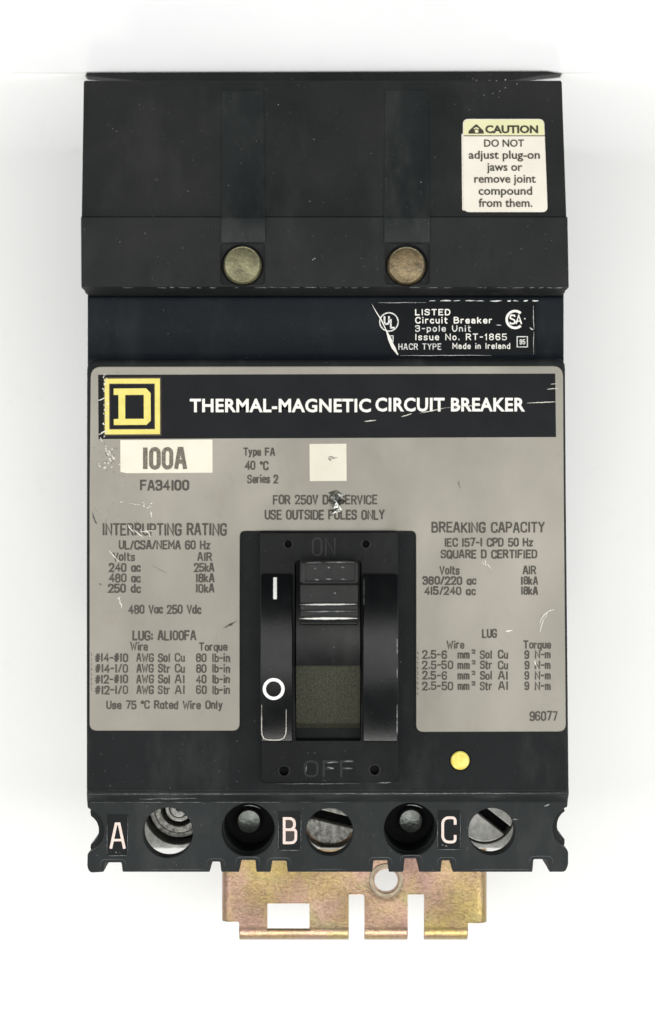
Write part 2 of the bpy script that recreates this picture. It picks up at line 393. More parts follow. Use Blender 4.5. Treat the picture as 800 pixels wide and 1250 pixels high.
def stroke_text(s, x0, x1, yt, yb, z, parent, mat='ink', wt=1.7, gap=.2, jit=.25, soft=1, name='lettering', drape=None, kind=None):
    if soft > 1: s = s.replace('a', '\u0251').replace('1', '\u0661')
    h = yb-yt; lines = []; x = 0; adv = []
    for ch in s:
        adv.append(x); x += GL[ch][0]+gap
    tot = x-gap
    k = (x1-x0-wt)/tot
    for ch, ax in zip(s, adv):
        dy = random.uniform(-jit, jit); dx = random.uniform(-jit, jit)*.6
        for st in GL[ch][1]:
            cyc = st[-1] == 'c'; pts = list(st[:-1] if cyc else st)
            pts = open_round(pts, soft, cyc)
            hh = h-wt
            q = [P(x0+wt/2+(ax+px)*k+dx, yb-wt/2-py*hh+dy, z)[:2] for px, py in pts]
            if not cyc and len(q) > 1:      # small end extension so that joints overlap
                a, b = Vector(q[0]), Vector(q[1]); e = (a-b).normalized()*wt*.35; q[0] = tuple(a+e)
                a, b = Vector(q[-1]), Vector(q[-2]); e = (a-b).normalized()*wt*.35; q[-1] = tuple(a+e)
            lines.append((q, wt*random.uniform(.9, 1.1), cyc))
    return finish(ribbon_mesh(lines, z), name, mat, parent, drape=drape)
def _cap():
    cu = bpy.data.curves.new('t', 'FONT'); cu.body = 'H'; cu.size = 10
    o = bpy.data.objects.new('t', cu); COL.objects.link(o); bpy.context.view_layer.update()
    h = max(v[1] for v in o.bound_box); bpy.data.objects.remove(o); bpy.data.curves.remove(cu); return h/10
CAP = _cap(); print('cap', CAP)
def font_text(s, x0, x1, yt, yb, z, parent, mat, bold=0.0, spacing=1.0, drape=None, name='lettering', thick=0, skew=0):
    """Blender's own built-in typeface; fitted so that capitals run yt..yb and the line x0..x1"""
    cu = bpy.data.curves.new('t', 'FONT'); cu.body = s; cu.size = 10; cu.offset = bold*10; cu.space_character = spacing
    cu.resolution_u = 3; cu.extrude = 0
    o = bpy.data.objects.new('t', cu); COL.objects.link(o); bpy.context.view_layer.update()
    me = bpy.data.meshes.new_from_object(o.evaluated_get(bpy.context.evaluated_depsgraph_get()))
    bpy.data.objects.remove(o); bpy.data.curves.remove(cu)
    xs = [v.co.x for v in me.vertices]; a, b = min(xs), max(xs)
    A = P(x0, yb, z); B = P(x1, yt, z); kx = (B[0]-A[0])/(b-a); ky = (B[1]-A[1])/(CAP*10+2*bold*10)
    for v in me.vertices:
        v.co.x = A[0]+(v.co.x-a)*kx; v.co.y = A[1]+(v.co.y+bold*10)*ky; v.co.z = z
    return finish(me, name, mat, parent, drape=drape)
def scratch(lines, z, parent, mat='scratch', name='scratch', drape=None, zr=None):
    L = []
    for pts, wd in lines:
        q = [P(x, y, z)[:2] for x, y in pts]; n = len(q)
        L.append((q, [max(.15, wd*math.sin(math.pi*(i+.35)/(n-.3))*random.uniform(.7, 1.2)) for i in range(n)], False))
    return finish(ribbon_mesh(L, z, .02), name, mat, parent, kind='stuff', drape=drape)
def wob(x0, y0, x1, y1, n=8, a=.5):
    return [(x0+(x1-x0)*i/(n-1)+random.uniform(-a, a), y0+(y1-y0)*i/(n-1)+random.uniform(-a, a)) for i in range(n)]

# ================================================================== THE SETTING
zf = FLOOR
def sheet(name, verts, mat):
    me = bm_from(verts, [tuple(range(len(verts)))]); o = finish(me, name, mat, None); o['kind'] = 'structure'; return o
WALLY = 6000
sheet('table_surface', [(-6000, -6000, zf), (6000, -6000, zf), (6000, WALLY, zf), (-6000, WALLY, zf)], 'paper')
# a second, slightly brighter white board lying beyond the far end of the breaker
shape('back_board', [rect(-1500, -2500, 2300, 88.5)], zf+.5, zf+7, 'wall_paper', None, bev=1.5)['kind'] = 'structure'

# ================================================================== THE BREAKER
root = bpy.data.objects.new('circuit_breaker', None); COL.objects.link(root)
root.location = (0, 0, FLOOR*U); root['label'] = 'black moulded circuit breaker with grey beige nameplate and plated bracket, lying on white'
root['category'] = 'circuit breaker'; ROOT['circuit_breaker'] = 1
bpy.context.view_layer.update()
B = root

# ---- main body under the covers (the recessed band shows between the two covers)
main = loft([(340, 107, 688.5, -21), (361, 107, 688.5, -21), (362.5, 107, 688.5, -18), (366, 107, 688.5, -18), (367, 107, 688.5, -19), (399, 107, 688.5, -19), (401, 107, 688.5, -20.5), (430, 107, 688.5, -20.5), (436, 107, 688.5, -17), (440, 107, 688.5, -17), (950, 107, 690, -19.5)], FLOOR)
main = with_mods(main, ('BEVEL', dict(width=3, segments=2, limit_method='ANGLE', angle_limit=math.radians(50))))
body = finish(main, 'body', 'band', B, wn=True)
# rear ledge that reaches past the top cover
zl = -398
shape('rear_ledge', [[(106, 87.5), (668, 86), (687, 89), (660, 92), (620, 99), (560, 108), (560, 240), (220, 240), (220, 108), (172, 99), (130, 95), (104, 92)]],
      FLOOR, zl, 'jaw', B, bev=2)

# ---- jaw cover (top block)
def slope(yr):      # height of the jaw cover's upper face at real y
    ya, za = P(0, 100, 6)[1], 6; yb, zb = P(0, 264, 30)[1], 30
    return za+(zb-za)*(yr-ya)/(yb-ya)
jaw = loft([(98.5, 103.5, 684.5, 3), (101, 102.5, 686, 6), (264, 100, 691.5, 30), (265.5, 99, 693, 33.5), (350, 99.5, 694.5, 36), (351.5, 100, 694, 30), (353, 103, 691, 24), (357.5, 104.5, 689.5, 12)], FLOOR+2)
cut = []
for cx in (296, 497):
    a = P(cx, 323.5, 36)
    # shallow square seat and round seat for each rivet
    V = [P(cx-27, 298, 36, zz) for zz in ()]
    for (w2, y0, y1, dep) in ((27, 297, 347.5, 1.6),):
        p0 = P(cx-w2, y0, 36); p1 = P(cx+w2+1, y1, 36)
        bb = [(p0[0], p1[1]), (p1[0], p1[1]), (p1[0], p0[1]), (p0[0], p0[1])]
        m2 = curve_mesh([round_corners(bb, 5)], 36-4.5, 50)
        cut.append(m2)
    cut.append(curve_mesh([circ(a[0], a[1], 25.6)], 24, 52))
for c in cut:
    jaw = with_mods(jaw, ('BOOLEAN', dict(operation='DIFFERENCE', solver='EXACT', cut=c)))
jaw = with_mods(jaw, ('BEVEL', dict(width=2.2, segments=2, limit_method='ANGLE', angle_limit=math.radians(40))))
jc = finish(jaw, 'jaw_cover', 'jaw', B, wn=True)
# smooth ribs running up from the rivets
for cx, tw in ((297, 27), (497, 28)):
    rows = [(110, cx-tw+1, cx+tw-2, 8.6), (262, cx-tw, cx+tw, 31.2), (266, cx-tw, cx+tw, 35.6), (296, cx-tw, cx+tw, 36.4)]
    rows = [(y, a, b, z) for y, a, b, z in rows]
    me = loft(rows, -60)
    me = with_mods(me, ('BEVEL', dict(width=1.2, segments=2, limit_method='ANGLE', angle_limit=math.radians(40))))
    finish(me, 'cover_rib', 'jaw_rib', jc)
# rivets
def dome(name, cx, cy, r, zb, zt, mat, parent, flat=.72, n=48, **k):
    V, F = [], []; rings = [(1.0, 0), (1.0, .55), (.96, .8), (.9, .92), (flat, 1.0), (.35, 1.06)]
    x, y, _ = P(cx, cy, zt)
    for f, h in rings:
        for i in range(n): V.append((x+r*f*math.cos(2*math.pi*i/n), y+r*f*math.sin(2*math.pi*i/n), zb+(zt-zb)*h))
    for a in range(len(rings)-1):
        for i in range(n): F.append((a*n+i, a*n+(i+1) % n, (a+1)*n+(i+1) % n, (a+1)*n+i))
    F.append(tuple((len(rings)-1)*n+i for i in range(n))); F.append(tuple(range(n-1, -1, -1)))
    return finish(bm_from(V, F), name, mat, parent, **k)
dome('rivet', 296, 323, 23, 22, 41, 'rivet_a', B, label='round olive brass rivet head')
dome('rivet', 496.5, 323.5, 23, 22, 41, 'rivet_b', B, label='round bronze brown rivet head')
for cx_, cy_ in ((296, 323), (496.5, 323.5)):
    scratch([(circ(cx_, cy_, 21.3, 30, 200, 350), 1.0), (circ(cx_, cy_, 20.6, 24, 20, 150), .6), (wob(cx_-6, cy_+4, cx_+7, cy_+7, 6, 1), .8), (wob(cx_+1, cy_-8, cx_+9, cy_-2, 5, .8), .6), (wob(cx_-12, cy_-3, cx_-5, cy_+6, 5, .8), .5)], 42.6, B, 'rivet_wear', name='rivet_scuff')
# worn bright edge along the lower lip and other nicks on the cover
L = []
x = 150
while x < 690:
    ln = random.uniform(3, 16)
    if random.random() < .72: L.append((wob(x, 351.2+random.uniform(-.4, .4), x+ln, 351.2, 4, .25), random.uniform(.3, .7)))
    x += ln+random.uniform(1, 10)
scratch(L, 36.1, jc, 'scratch_dim', name='edge_wear_highlight')
L = [(wob(x, y, x+random.uniform(.5, 1.4), y+random.uniform(-.7, .7), 3, .2), random.uniform(.6, 1.3)) for x, y in
     [(581, 99), (597, 99.5), (616, 99), (609, 113), (601, 116), (608, 120), (572, 136), (616, 109), (630, 104), (590, 118), (150, 300), (382, 322), (384, 320), (378, 250), (340, 130), (520, 140), (180, 290), (605, 100), (577, 97.5)]]
scratch([l for l in L], 0.5, jc, 'scratch', name='dust_speck', drape=lambda yr: slope(yr)+.3 if yr > P(0, 264, 30)[1] else 36.3)

# ---- caution label
rise = lambda yr: slope(yr)
cl = shape('caution_label', [round_corners([(565, 146), (664, 146), (666.5, 262), (565, 262)], 7)], 0.5, 1.2, 'sticker', B, zr=10, drape=rise,
           label='small off-white caution sticker with a yellow heading')
shape('under_sticker', [rect(563.2, 164, 570, 260, 2)], 0.1, .45, 'sticker', B, zr=10, drape=rise)
shape('heading_band', [round_corners([(566, 147, 6), (663.4, 147, 6), (664, 166.3), (566, 166.3)])], 1.3, 1.4, 'sticker_y', cl, zr=10, drape=rise)
shape('rule_line', [rect(566, 166.6, 664.6, 167.7)], 1.3, 1.5, 'sticker_ink', cl, zr=10, drape=rise)
def ct(s, a, b, yt, yb, bold=.016):
    o = font_text(s, a, b, yt-(0 if s.isupper() else 1.0), yb, 1.6, cl, 'sticker_ink', bold)
    for v in o.data.vertices:        # refit from the nameplate plane to the cover's face
        X, Y, Z = v.co.x/U, v.co.y/U, v.co.z/U; k = (D-10)/(D-1.6)
        X *= k; Y *= k; v.co = (X*U, Y*U, (Z+slope(Y))*U)
    return o
ct('CAUTION', 592, 656.5, 154, 164, .04)
ct('DO NOT', 590.5, 639, 171.8, 181)
ct('adjust plug-on', 571.5, 658, 186.6, 196)
ct('jaws or', 593.5, 636.5, 201.6, 211)
ct('remove joint', 578, 652.5, 216.3, 225.8)
ct('compound', 583, 648, 231.3, 240.8)
ct('from them.', 583, 648, 246.3, 255.8)
shape('warning_symbol', [[(571.5, 164.5), (572, 161), (580.4, 153), (582, 153), (590, 161), (590.3, 164.5)]], 1.45, 1.7, 'sticker_ink', cl, zr=10, drape=rise)
shape('symbol_mark', [circ(581.5, 161.5, 2.2, 14)], 1.75, 1.85, 'sticker_y', cl, zr=10, drape=rise)
shape('symbol_mark', [[(577.5, 158.5), (581, 156), (585, 158.5), (583, 159), (581, 157.8), (579, 159)]], 1.75, 1.85, 'sticker_y', cl, zr=10, drape=rise)

# ---- approval label on the recessed band
zb = -17.2
al = shape('approval_label', [[(454, 370), (652, 368.5), (655, 371), (654.5, 433), (487, 434), (481, 424), (472, 402), (463, 386), (454, 374)]], -18.6, zb, 'label_black', B, zr=-18,
           label='black approval label with a torn left edge')
scratch([([(454, 371), (459, 380), (466, 391), (472, 404), (480, 424), (486, 434)], 1.2), ([(472, 404), (476, 414), (480, 424), (486, 433)], 4.2), ([(477, 416), (481, 424), (485, 431)], 3.2)], zb+.3, al, 'white_ink', name='torn_edge')
L = []
x = 524
while x < 652:
    ln = random.uniform(4, 14); L.append((wob(x, 367.3, x+ln, 367.1, 4, .35), random.uniform(.8, 1.9))); x += ln+random.uniform(.5, 8)
L += [(wob(651, 373, 652, 402, 7, .4), .6), (wob(652, 405, 651.5, 432, 7, .4), .5), (wob(489, 434, 600, 433.6, 10, .3), .5), (wob(462, 369.6, 520, 369.4, 8, .3), .4), (wob(647, 400, 651, 402.5, 3, .3), 1.3), (wob(606, 396.5, 612, 397.2, 3, .3), .9)]
scratch(L, zb+.3, al, 'white_worn', name='edge_wear_highlight')
zt = zb+.25
def at_(s, a, b, yt, yb, bold=.02, sp=1.15, m='white_worn'): return stroke_text(s, a, b, yt, yb, zt, al, m, wt=1.35 if bold > .025 else 1.15, gap=.3, jit=.05, soft=2.0)
at_('LISTED', 507, 550, 377.2, 385, .03, m='white_ink')
at_('Circuit Breaker', 507, 601, 386.8, 395, .03, m='white_ink')
at_('3-pole Unit', 507, 575, 397, 405)
at_('Issue No. RT-1865', 507, 619, 407.2, 415.4, m='white_ink')
at_('HACR TYPE', 486.5, 539, 419.2, 427)
at_('Made in Ireland', 552.5, 623, 418.6, 426, m='white_ink')
def lines_obj(name, lines, z, parent, mat, **k):
    L = [([P(x, y, z)[:2] for x, y in pts], wd, c) for pts, wd, c in lines]
    return finish(ribbon_mesh(L, z), name, mat, parent, **k)
lines_obj('listing_mark', [(circ(475, 393, 11.2, 40), 1.5, True),
    ([(469.5, 386), (469.5, 393.5), (471, 395.5), (473.5, 395.5), (475, 393.5), (475, 386)], 2.1, False),
    ([(477.3, 389.5), (477.3, 400), (482, 400)], 2.1, False)], zt, al, 'white_worn')
lines_obj('certification_mark', [(circ(629, 390, 10.3, 30, 48, 312), 3.0, False),
    ([(628.8, 386.7), (628, 385), (624.3, 384.8), (623, 386.5), (623.4, 388.6), (628, 390.6), (629, 393), (627.5, 395), (623.6, 395), (622.6, 393.2)], 1.8, False),
    ([(630.2, 395.5), (633.4, 384.6), (636.8, 395.5)], 1.8, False), ([(631.2, 392), (635.8, 392)], 1.4, False),
    ([(640.2, 389), (641.6, 389)], 1.4, False)], zt, al, 'white_ink')
lines_obj('date_box', [([(631.5, 411), (644, 411), (644, 423.5), (631.5, 423.5)], 1.2, True)], zt, al, 'white_worn')
at_('95', 634.3, 641.6, 414, 420.6, .02, 1.0)
lines_obj('box_corner', [([(476.5, 410), (480, 410), (480, 417)], 1.2, False)], zt+.1, al, 'white_worn')

# ---- case cover (carries the nameplate)
case = shape('case_cover', [round_corners([(106, 438, 13), (690.5, 437, 12), (691.5, 600), (695, 967.5, 6), (105.5, 968, 6), (105.5, 700)])], -110, -3, 'case', B, bev=5.5, res=4)
scratch([(wob(108, 969.4, 330, 969.2, 30, .3), .5), (wob(340, 969.2, 693, 968.2, 40, .3), .6), (wob(170, 975.5, 240, 974.6, 10, .4), .8)], -9.5, case, 'scratch_dim', name='edge_wear_highlight')

# ---- nameplate
plate = shape('nameplate', [round_corners([(111, 447.5, 13), (687.5, 446.5, 13), (688.5, 600), (691, 893, 9), (508, 893.5, 9), (508, 648, 7), (293, 648, 7), (293, 892, 9), (109.5, 892, 9), (109.5, 600)])],
              -3.2, 0, 'plate', B, bev=.8)
hb = shape('header_band', [[(120, 457.5), (678, 456), (679, 533.5), (120.5, 536)]], -.1, .12, 'header', plate)
def pz(z): return z
# emblem
shape('emblem', [[(126.5, 460.5), (197, 460.2), (197.3, 532), (126.7, 532.2)], ], .14, .18, 'outline', plate)
shape('emblem', [[(128, 462.3), (195.4, 462), (195.6, 530), (128.2, 530.3)], [(133.4, 468.3), (133.6, 524.3), (189.4, 524), (189.2, 468.2)]], .2, .26, 'yellow', plate, label='yellow square frame of the maker mark')
shape('emblem', [[(134.6, 469.4), (188, 469.2), (188.2, 523), (134.8, 523.2)]], .2, .22, 'header', plate)
shape('emblem', [[(139, 474.3), (178.6, 474), (184, 479.6), (184.3, 513.5), (179.2, 518.6), (139.2, 518.9), (139.1, 511.6), (144.9, 511.4), (144.8, 482), (139, 482.1)],
                 [(153, 482.1), (153.1, 511.3), (175.8, 511.2), (175.7, 482)]], .24, .3, 'yellow', plate, label='yellow letter of the maker mark')
font_text('THERMAL-MAGNETIC', 232, 453, 486.8, 503.2, .2, plate, 'white_ink', .028, 1.06)
font_text('CIRCUIT BREAKER', 458.5, 641, 485.6, 502.2, .2, plate, 'white_ink', .028, 1.06)
shape('rating_patch', [[(147, 537.2), (259.5, 536.6), (259.7, 577), (155, 577.6), (147.2, 576)]], -.1, .1, 'cream', plate)
shape('rating_patch', [[(378, 542), (423, 541.6), (423.4, 587), (378.4, 587.3)]], -.1, .1, 'cream', plate)
T = lambda s, a, b, yt, yb, wt=1.55, **k: stroke_text(s, a, b, yt, yb, .22, plate, wt=wt+.4, gap=.24, jit=.35, **k)
stroke_text('100A', 174, 228.5, 545.5, 573.5, .25, plate, 'ink_dot', wt=5.2, gap=.3, jit=.1)
T('FA34100', 171, 231, 585.5, 599, 2.2, mat='ink')
T('Type FA', 297, 336, 546, 556.5); T('40 \u00b0C', 299, 328, 562.5, 574, 1.7); T('Series 2', 302, 340, 579, 590)
T('FOR 250V DC SERVICE', 333, 461, 604, 616, 1.7); T('USE OUTSIDE POLES ONLY', 323, 470, 622, 634.5, 1.8)
T('INTERRUPTING RATING', 125, 277, 638.5, 654, 2.0); T('UL/CSA/NEMA 60 Hz', 145, 257, 659.5, 671, 1.7)
T('Volts', 138, 165, 674, 685); T('AIR', 241, 259, 674, 685)
for i, (a, b, c, d) in enumerate((('240 ac', 133, 172, '25kA'), ('480 ac', 133, 172, '18kA'), ('250 dc', 132, 172, '10kA'))):
    y = 687+i*12.8; T(a, b, c, y, y+11.3, 1.7); T(d, 237 if i == 0 else 239, 262, y, y+11.3, 1.7)
T('480 Vac 250 Vdc', 157, 246, 738, 749.5, 1.7); T('LUG: AL100FA', 162, 240, 769.5, 782, 1.8); T('Wire', 159, 181, 783.5, 794.5); T('Torque', 243, 278, 784, 794.5)
for i, (a, st, el, tq) in enumerate((('#14-#10', 'Sol', 'Cu', '80'), ('#14-1/0', 'Str', 'Cu', '80'), ('#12-#10', 'Sol', 'Al', '40'), ('#12-1/0', 'Str', 'Al', '60'))):
    y = 797.3+i*13.1; q = y+11
    T(a, 116, 156.5, y, q); T('AWG', 166.5, 188, y, q); T(st, 193, 208, y, q); T(el, 213.5, 226, y, q); T(tq, 239.5, 252.5, y, q); T('lb-in', 259, 281, y, q)
T('Use 75 \u00b0C Rated Wire Only', 130, 272, 855, 865.8)
T('BREAKING CAPACITY', 527, 665.5, 637, 650.5, 1.9); T('IEC 157-1 CPD 50 Hz', 542.5, 651, 656.5, 667.5, 1.7); T('SQUARE D CERTIFIED', 538, 656, 671, 682, 1.7)
T('Volts', 536.5, 561.5, 690.5, 701.5); T('AIR', 638, 655, 690.5, 701.5)
T('380/220 ac', 516, 582, 703.3, 714, 1.7); T('18kA', 636, 657, 703.3, 714, 1.7); T('415/240 ac', 518, 581, 715.8, 726.5, 1.7); T('18kA', 636, 657, 715.8, 726.5, 1.7)
T('LUG', 588.5, 607, 767.5, 779, 1.8); T('Wire', 545.5, 567, 781.5, 792); T('Torque', 639, 673, 781.5, 792)
for i, (a, b, st, el) in enumerate((('2.5-6', 546, 'Sol', 'Cu'), ('2.5-50', 553.5, 'Str', 'Cu'), ('2.5-6', 546, 'Sol', 'Al'), ('2.5-50', 553.5, 'Str', 'Al'))):
    y = 793.5+i*12.8; q = y+10.8
    T(a, 515.5, b, y, q); T('mm', 558.5, 573.5, y, q); T('2', 576, 580.8, y-.5, y+5, 1.1); T(st, 586, 601, y, q); T(el, 608, 620.5, y, q); T('9', 640.5, 646.5, y, q); T('N-m', 653, 672.5, y, q)
T('96077', 646.5, 681, 868, 880, 1.5)
# scuffs and scratches on the nameplate
L = []
for y in range(456, 534, 2):
    if random.random() < .75:
        x = 128.5+random.uniform(-2.5, 2)
        L.append((wob(x, y, x+random.uniform(-2.5, 3), y+random.uniform(.6, 2.2), 4, .7), random.uniform(.7, 1.8)))
L += [(wob(120, 489, 129, 485, 4, .6), 1.3), (wob(121, 530, 130, 525.5, 5, .8), 1.8), (wob(122, 533, 127, 541, 5, .7), 1.1)]
for (x, y, r, n) in ((131, 551, 5, 8), (134, 556, 5, 7), (133, 568, 4, 6), (148, 568, 3, 4), (121, 568, 3, 3), (137, 561, 2, 3), (150, 614, 2, 2), (176, 616, 3, 3), (184, 617, 3, 4)):
    for _ in range(n):
        a, b = x+random.uniform(-r, r), y+random.uniform(-r, r); L.append((wob(a, b, a+random.uniform(-2.2, 2.2), b+random.uniform(-2, 2), 4, .6), random.uniform(.7, 1.9)))
L += [(wob(157, 614, 172, 616.5, 6, .5), .5), (wob(133, 672, 146, 686, 6, .5), 1.1), (wob(156, 640, 163, 650, 4, .5), 1.4), (wob(163, 646, 176, 657, 5, 1), 1.3), (wob(178, 646, 184, 655, 4, .8), 1.2), (wob(170, 650, 190, 647, 5, .8), .9), (wob(184, 624, 186, 632, 4, .6), 1.6)]
L += [(wob(145, 730, 149, 742, 5, .8), 1.3), (wob(147, 729, 143, 731, 3, .4), 1.2), (wob(617.5, 771, 626, 769.5, 4, .3), 1.9), (wob(592, 683, 594, 691, 4, .5), 1.2), (wob(595, 689, 600, 694, 4, .5), 1.3), (wob(589, 686, 593, 690, 3, .4), 1.0), (wob(653, 806, 654, 812, 3, .4), 2)]
L += [([(677, 744), (670, 746), (665, 750), (661, 756), (659, 762)], 1.3), ([(664, 756), (661, 764), (659.5, 772)], 1.0), (wob(669, 747, 664, 758, 5, .4), .6)]
scratch(L, .42, plate, 'scratch', name='scuff')
scratch([(wob(445, 514.5, 459, 513, 5, .3), 1.4), (wob(490, 509, 503, 505, 5, .3), 1.3), (wob(513, 504.5, 545, 497.5, 9, .3), .9), (wob(545, 497.8, 595, 493.5, 12, .3), .8), (wob(643, 492, 680, 490.5, 9, .25), 1.0), (wob(668, 475, 682, 474, 5, .3), 1.0), (wob(672, 469, 680, 468.4, 4, .3), .5)], .5, plate, 'scratch', name='scratch')
# dark marks
L = [(wob(273, 767, 289, 758, 6, .6), 1.8), (wob(279, 764, 284, 761, 4, .5), 2.4), (wob(186, 690, 204, 700, 5, .5), .4), (wob(121, 712, 124, 714, 3, .3), 1.4), (wob(559, 587, 562, 596, 4, .4), .8), (wob(112, 624, 118, 640, 6, .5), 1.2), (wob(118, 640, 116, 634, 3, .3), 1.0), (wob(401, 559, 404, 563, 4, .5), 1.6), (wob(404, 560, 412, 558.5, 4, .3), 1.0), (wob(401, 558, 408, 558, 4, .4), 1.4)]
L += [(wob(130+random.uniform(-8, 25), 550+random.uniform(-10, 60), 131, 552, 2, .2), 0.2)][:0]
for _ in range(40):
    a, b = random.uniform(112, 170), random.uniform(452, 640)
    if 120 < a and 457 < b < 578: continue
    L.append((wob(a, b, a+random.uniform(-1.2, 1.2), b+random.uniform(-1.5, 1.5), 3, .3), random.uniform(.4, .9)))
for _ in range(22):
    a, b = 128+random.uniform(-6, 14), random.uniform(540, 575); L.append((wob(a, b, a+random.uniform(-2, 2), b+random.uniform(-2, 2), 3, .4), random.uniform(.5, 1.0)))
scratch(L, .36, plate, 'ink', name='grime_mark')
# printed marks cut by the plate's edge (second print run at the left of the right panel)
scratch([(wob(509.5, 795+i*6.2, 511, 799+i*6.2, 3, .3), 1.0) for i in range(9)]+[(wob(111.5, 797+i*6, 112, 801+i*6, 3, .2), .8) for i in range(8)], .36, plate, 'ink', name='ink_edge')
# torn foil gouge above the handle
V, F = [], []
ctrl = [(411, 598), (420, 604), (414, 609), (423, 611), (415, 617), (409, 620), (418, 624), (404, 628), (410, 619), (400, 611), (408, 608), (401, 601)]
cz = P(411, 612, 0)
V.append((cz[0], cz[1], 2.5))
for i, (x, y) in enumerate(ctrl):
    p = P(x, y, 0); V.append((p[0], p[1], .3)); 
for i in range(len(ctrl)):
    x, y = ctrl[i]; p = P(411+(x-411)*.55+random.uniform(-1, 1), 611+(y-611)*.6+random.uniform(-1, 1), 0); V.append((p[0], p[1], random.choice((1.2, 5.0, 2.4, 6))))
n = len(ctrl)
for i in range(n):
    j = (i+1) % n; F += [(0, 1+n+i, 1+n+j), (1+n+i, 1+i, 1+j), (1+n+i, 1+j, 1+n+j)]
finish(bm_from(V, F), 'torn_foil', 'foil', plate, angle=5, label='crumpled silver tear in the plate above the handle')
scratch([(wob(404, 606, 400, 612, 4, .5), .9), (wob(402, 615, 413, 623, 5, .6), 1.2), (wob(413, 600, 422, 609, 5, .5), 1.0)], .5, plate, 'ink', name='scuff')

# ---- escutcheon round the handle
ZE = 17
e = shape('escutcheon', [round_corners([(317, 649.5, 3), (486, 648.5, 3), (487, 955.5, 8), (319, 957, 8)]), rect(361, 688, 440.5, 903.5, 1.5),
     circ(352, 664, 5, 20), circ(447, 664, 5, 20), circ(347, 941, 6, 24), circ(457.5, 940, 6, 24)], -6, ZE, 'gloss', B, bev=1.3)
shape('opening_floor', [rect(345, 655, 460, 948)], -14, -5.4, 'dark', e, zr=0)
for (hx, hy, r) in ((352, 664, 6.3), (447, 664, 6.3), (347, 941, 7.6), (457.5, 940, 7.6)):
    shape('hole_rim', [circ(hx, hy, r, 28), circ(hx, hy, r-1.7, 28)[::-1]], ZE-.5, ZE+.9, 'toggle', e, bev=.35)
stroke_text('OFF', 371, 432, 928, 949, ZE+.6, e, 'moulded', wt=2.8, gap=.25, jit=0, name='moulded_lettering')
stroke_text('ON', 381, 410, 656, 679, ZE+.6, e, 'toggle', wt=2.2, gap=.25, jit=0, name='moulded_lettering')
scratch([(wob(399, 931, 413, 930, 5, .3), 1.2), (wob(400, 936, 408, 938, 5, .8), 1.6), (wob(420, 929.5, 432, 929, 5, .3), 1.0), (wob(419, 937.5, 431, 938, 5, .3), 1.0), (wob(375, 934, 373, 943, 5, .3), .8), (wob(460, 956, 478, 955, 6, .3), 1.2), (wob(340, 957, 440, 956.5, 14, .3), .5)], ZE+.9, e, 'scratch_dim', name='edge_wear_highlight')
# curved rails either side of the handle
def arc_pts(y0, y1, z0, z1, n=22, p=2.6):
    out = []
    for i in range(n+1):
        t = i/n; s = 1-abs(2*t-1)**p; out.append((y0+(y1-y0)*t, z0+(z1-z0)*s))
    return out
def rail(x0, x1, nm):
    pr = [(702, ZE-2)]+arc_pts(701, 905, ZE+13, 50)[0:]+[(906, ZE-2)]
    zm = 40
    return profile_x(nm, pr, P(x0, 0, zm)[0], P(x1, 0, zm)[0], 'rail', e, bev=1.2)
rl = rail(318.5, 357, 'rail'); rr = rail(443.5, 486, 'rail')
def rail_z(y):
    t = (y-701)/204; return ZE+13+(50-ZE-13)*(1-abs(2*t-1)**2.6)
# printed I and O, draped over the left rail
def draped_lines(name, lines, mat, parent, lift=.35, zf_=rail_z, **k):
    L = [([P(x, y, zf_(y))[:2] for x, y in pts], wd, c) for pts, wd, c in lines]
    me = ribbon_mesh(L, 0, 0)
    for v in me.vertices:
        yy = CY-v.co.y*D/(D-zf_(CY-v.co.y)); v.co.z = zf_(yy)+lift
    return finish(me, name, mat, parent, **k)
M['print_white'] = simple('bright_white_paint', rgb('e9e9e4'), rgb('f4f4f0'), .5)
draped_lines('on_mark', [([(336, 704.8+i*2.65) for i in range(11)], 4.2, False)], 'print_white', rl, 1.0)
draped_lines('off_mark', [(circ(334.3, 841, 11.4, 48), 3.6, True)], 'print_white', rl, 1.0)
# worn rim of the moulded tab under the O mark
tab = round_corners([(318.8, 866), (318.8, 904), (350, 904), (350, 862)][::-1], 6, 6)
tabo = [(319.6, 860+i*4) for i in range(9)]+[(320, 897), (322.5, 901.5), (327, 903), (334, 903.4), (342, 903), (346.5, 901), (349, 896)]+[(349.6, 890-i*4) for i in range(7)]
draped_lines('edge_wear_highlight', [(tabo, [.3]*4+[.75]*(len(tabo)-10)+[.4]*6, False)], 'scratch', rl, .7, kind='stuff')
draped_lines('edge_wear_highlight', [([(441.5+3, 706+i*8) for i in range(5)], .5, False), ([(485, 780+i*6) for i in range(4)], .8, False), ([(485, 815+i*6) for i in range(3)], .7, False), ([(485, 860+i*6) for i in range(7)], .9, False)], 'scratch_dim', rr, .7, kind='stuff')
# arc shield and fibre strip below the handle
def arcz(y): 
    return 38-((y-780)/150.0)**2*60
pr = [(684, -5)]+[(684+i*(813-684)/12, arcz(684+i*(813-684)/12)+4) for i in range(13)]+[(813.5, -5)]
profile_x('handle_shield', pr, P(361.5, 0, 30)[0], P(440, 0, 30)[0], 'toggle', e, bev=.8)
pr = [(806, -5.2)]+[(806+i*7.5, arcz(806+i*7.5)-3) for i in range(12)]+[(888.5, -5.2)]
profile_x('arc_strip', pr, P(361.7, 0, 15)[0], P(439.7, 0, 15)[0], 'fibre', e)
for xx in (362.3, 438.6):
    scratch([(wob(xx, 690, xx, 812, 20, .25), .7)], ZE+.6, e, 'scratch_dim', name='edge_wear_highlight')

